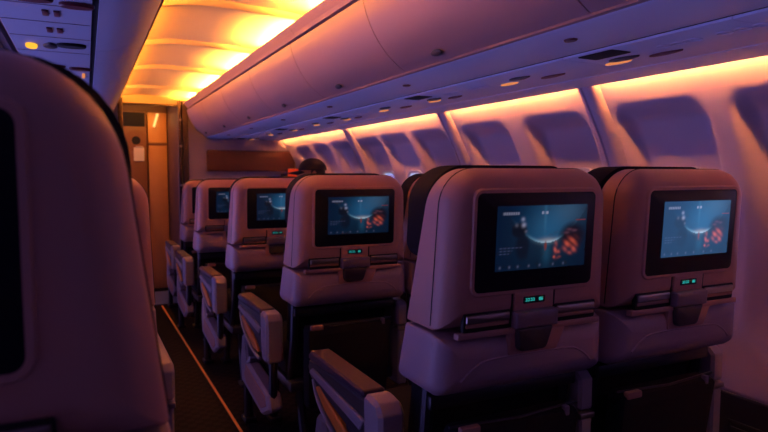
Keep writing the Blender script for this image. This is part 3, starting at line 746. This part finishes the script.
bm = bmesh.new(); add_box(bm, -0.03, 0.04, -0.022, 0.0, 0.14, 0.155, bev=0.003); obj('holder', bm, M['metal'], t)
bm = bmesh.new(); tube(bm, [(0.66, 6.895, 1.62), (0.70, 6.895, 1.76)], 0.012, 10)
tag(obj('tube_light', bm, M['led_tube']), 'short slanted bright light on the upper galley door', 'light')  # reflection of a lamp in the glossy door, made as a glowing bar
t = thing('galley_ceiling_light', 'amber lamp on the galley ceiling beyond the opening', 'ceiling light', (0.55, 6.45, 1.925))
bm = bmesh.new(); add_box(bm, -0.22, 0.22, -0.12, 0.12, -0.02, 0.0, bev=0.004); obj('housing', bm, M['post'], t)
bm = bmesh.new(); add_box(bm, -0.20, 0.20, -0.10, 0.10, -0.026, -0.019); obj('diffuser', bm, M['led_galley'], t)

# ------------------------------------------------------------------ the passenger in the cap
PX, PY = 1.50, 4.28
def skin(name, verts, edges, radii, m, parent, root=0, sub=2):
    me = bpy.data.meshes.new(name); me.from_pydata(verts, edges, []); me.materials.append(m)
    o = bpy.data.objects.new(name, me); C.objects.link(o)
    if parent: o.parent = parent
    md = o.modifiers.new('skin', 'SKIN'); md.use_smooth_shade = True
    for i, d in enumerate(me.skin_vertices[0].data):
        r = radii[i]; d.radius = r if isinstance(r, tuple) else (r, r); d.use_root = (i == root)
    s = o.modifiers.new('sub', 'SUBSURF'); s.levels = sub; s.render_levels = sub
    return o
pz = floor_z(PY+0.35)
person = thing('person', 'person in a black peaked cap and dark jacket, head turned left above the seats', 'person', (PX, PY, pz))
V = [(0, 0.36, 0.54), (0, 0.32, 0.68), (0.01, 0.29, 0.84), (0.03, 0.27, 0.98), (0.06, 0.265, 1.05), (0.078, 0.262, 1.125)]
E = [(0, 1), (1, 2), (2, 3), (3, 4), (4, 5)]
R = [(0.15, 0.11), (0.14, 0.10), (0.165, 0.11), (0.10, 0.08), 0.058, 0.055]
def chain(start, pts, rad):
    p = start
    for q, r in zip(pts, rad):
        V.append(q); R.append(r); E.append((p, len(V)-1)); p = len(V)-1
    return p
for s in (-1, 1):
    chain(0, [(s*0.10, 0.46, 0.53), (s*0.115, 0.62, 0.53), (s*0.115, 0.78, 0.50), (s*0.115, 0.80, 0.30), (s*0.115, 0.80, 0.12), (s*0.115, 0.86, 0.075), (s*0.12, 0.94, 0.06)], [0.085, 0.078, 0.058, 0.052, 0.04, 0.042, 0.03])
    e = chain(2, [(s*0.175, 0.29, 0.90), (s*0.20, 0.34, 0.76), (s*0.195, 0.45, 0.66), (s*0.15, 0.58, 0.635), (s*0.13, 0.66, 0.635)], [0.058, 0.046, 0.04, 0.030, 0.036])
    hx, hy, hz = V[e]
    for q, (dx, ln) in enumerate(((-0.030, 0.062), (-0.010, 0.072), (0.010, 0.068), (0.028, 0.052))):
        chain(e, [(hx+dx, hy+0.045, hz+0.004), (hx+dx*1.1, hy+0.045+ln*0.55, hz-0.004), (hx+dx*1.1, hy+0.045+ln*0.85, hz-0.028)], [0.011, 0.009, 0.008])
    chain(e, [(hx-s*0.036, hy+0.012, hz+0.004), (hx-s*0.052, hy+0.040, hz-0.012)], [0.011, 0.009])
skin('body', V, E, R, M['jacket'], person)
# head: lathe-like sculpted ellipsoid, face towards -X
hd = bmesh.new(); bmesh.ops.create_uvsphere(hd, u_segments=40, v_segments=28, radius=1.0)
for v in hd.verts:
    x, y, z = v.co
    f = max(0, -x)
    v.co = Vector((x*0.098, y*0.076, z*0.118))
    if z < -0.1: v.co.y *= 1-0.28*f*(-z); v.co.x *= 1.0
    def bumpat(py, pz_, sy, sz, amt):
        if x < 0: v.co.x -= amt*math.exp(-((y-py)/sy)**2-((z-pz_)/sz)**2)
    bumpat(0, -0.18, 0.14, 0.20, 0.020); bumpat(0, -0.30, 0.20, 0.09, 0.008)
    bumpat(0.33, 0.02, 0.16, 0.10, -0.009); bumpat(-0.33, 0.02, 0.16, 0.10, -0.009)
    bumpat(0, -0.55, 0.25, 0.06, 0.005); bumpat(0, -0.63, 0.2, 0.03, -0.003); bumpat(0, -0.70, 0.22, 0.06, 0.005); bumpat(0, -0.92, 0.3, 0.15, 0.008)
HC = Vector((0.085, 0.255, 1.200)); HR = Matrix.Rotation(math.radians(-14), 4, 'Z')
def headxf(bm): bmesh.ops.transform(bm, matrix=Matrix.Translation(HC) @ HR, verts=bm.verts)
headxf(hd); head = obj('head', hd, M['skin'], person, angle=80)
for s in (-1, 1):
    bm = bmesh.new(); bmesh.ops.create_uvsphere(bm, u_segments=14, v_segments=10, radius=1.0)
    for v in bm.verts: v.co = Vector((v.co.x*0.020+0.012, v.co.y*0.009+s*0.076, v.co.z*0.030-0.006))
    headxf(bm); obj('ear', bm, M['skin'], head)
    bm = bmesh.new(); bmesh.ops.create_uvsphere(bm, u_segments=12, v_segments=8, radius=0.010)
    for v in bm.verts: v.co += Vector((-0.083, s*0.027, 0.004))
    headxf(bm); obj('eye', bm, M['hair'], head)
bm = bmesh.new(); bmesh.ops.create_uvsphere(bm, u_segments=32, v_segments=20, radius=1.0)
for v in bm.verts:
    x, y, z = v.co; v.co = Vector((x*0.100+0.006, y*0.082, z*0.108+0.0))
    if z < 0: v.co.z *= 0.75
bmesh.ops.delete(bm, geom=[f for f in bm.faces if f.calc_center_median().x < -0.022 or f.calc_center_median().z < -0.075], context='FACES')
headxf(bm); obj('hair', bm, M['hair'], head)
bm = bmesh.new(); bmesh.ops.create_uvsphere(bm, u_segments=36, v_segments=22, radius=1.0)
for v in bm.verts:
    x, y, z = v.co; v.co = Vector((x*0.112+0.006, y*0.092, z*0.096+0.024))
bmesh.ops.delete(bm, geom=[f for f in bm.faces if f.calc_center_median().z < 0.018], context='FACES')
headxf(bm); cap = obj('cap', bm, M['cap'], person); md = cap.modifiers.new('t', 'SOLIDIFY'); md.thickness = 0.004
bm = bmesh.new(); g = []
for i in range(9):
    u = -1+2*i/8; row = []
    for j in range(7):
        w = j/6; reach = 0.105*math.sqrt(max(0.0, 1-0.72*u*u))
        row.append(bm.verts.new((-0.085*math.sqrt(max(0, 1-(u*0.8)**2))-0.004-reach*w, u*0.072*(1-0.15*w), 0.026-0.014*u*u-0.024*w)))
    g.append(row)
for i in range(8):
    for j in range(6): bm.faces.new((g[i][j], g[i+1][j], g[i+1][j+1], g[i][j+1]))
headxf(bm); br = obj('brim', bm, M['cap'], cap); md = br.modifiers.new('t', 'SOLIDIFY'); md.thickness = 0.005
md = br.modifiers.new('s', 'SUBSURF'); md.levels = 1

# ------------------------------------------------------------------ world: added violet fill, bluer from low front left, through the open left side
W = bpy.data.worlds.new('cabin_dusk'); SC.world = W; W.use_nodes = True
nt = W.node_tree; bg = nt.nodes['Background']
tc = nt.nodes.new('ShaderNodeTexCoord'); sp = nt.nodes.new('ShaderNodeSeparateXYZ'); nt.links.new(tc.outputs['Generated'], sp.inputs[0])
dt = nt.nodes.new('ShaderNodeVectorMath'); dt.operation = 'DOT_PRODUCT'; dt.inputs[1].default_value = (-0.70, 0.40, -0.59)
nt.links.new(tc.outputs['Generated'], dt.inputs[0])
mr = nt.nodes.new('ShaderNodeMapRange'); mr.interpolation_type = 'SMOOTHSTEP'
mr.inputs['From Min'].default_value = 0.55; mr.inputs['From Max'].default_value = 0.97
nt.links.new(dt.outputs['Value'], mr.inputs['Value'])
mx = nt.nodes.new('ShaderNodeMix'); mx.data_type = 'RGBA'
mx.inputs['A'].default_value = (0.17, 0.08, 0.24, 1); mx.inputs['B'].default_value = (0.78, 0.70, 2.4, 1)
nt.links.new(mr.outputs['Result'], mx.inputs['Factor']); yr = nt.nodes.new('ShaderNodeMapRange'); yr.interpolation_type = 'SMOOTHSTEP'
yr.inputs['From Min'].default_value = -0.35; yr.inputs['From Max'].default_value = 0.15
yr.inputs['To Min'].default_value = 0.35; yr.inputs['To Max'].default_value = 1.25
nt.links.new(sp.outputs['Y'], yr.inputs['Value'])
vm = nt.nodes.new('ShaderNodeVectorMath'); vm.operation = 'SCALE'
nt.links.new(mx.outputs['Result'], vm.inputs[0]); nt.links.new(yr.outputs['Result'], vm.inputs['Scale'])
nt.links.new(vm.outputs[0], bg.inputs['Color'])
bg.inputs['Strength'].default_value = 1.0

# ------------------------------------------------------------------ camera
cam = bpy.data.cameras.new('camera'); co = bpy.data.objects.new('camera', cam); C.objects.link(co)
co.location = (0, 0, EYE)
yaw, pitch = math.radians(26.0), math.radians(3.9)
co.rotation_euler = (math.pi/2-pitch, 0, -yaw)
cam.sensor_width = 36; cam.lens = 610/768*36; cam.clip_start = 0.02
cam.dof.use_dof = True; cam.dof.focus_distance = 1.75; cam.dof.aperture_fstop = 4.8
SC.camera = co
SC.view_settings.view_transform = 'Standard'; SC.view_settings.look = 'None'
SC.view_settings.gamma = 1; SC.view_settings.exposure = 0.0
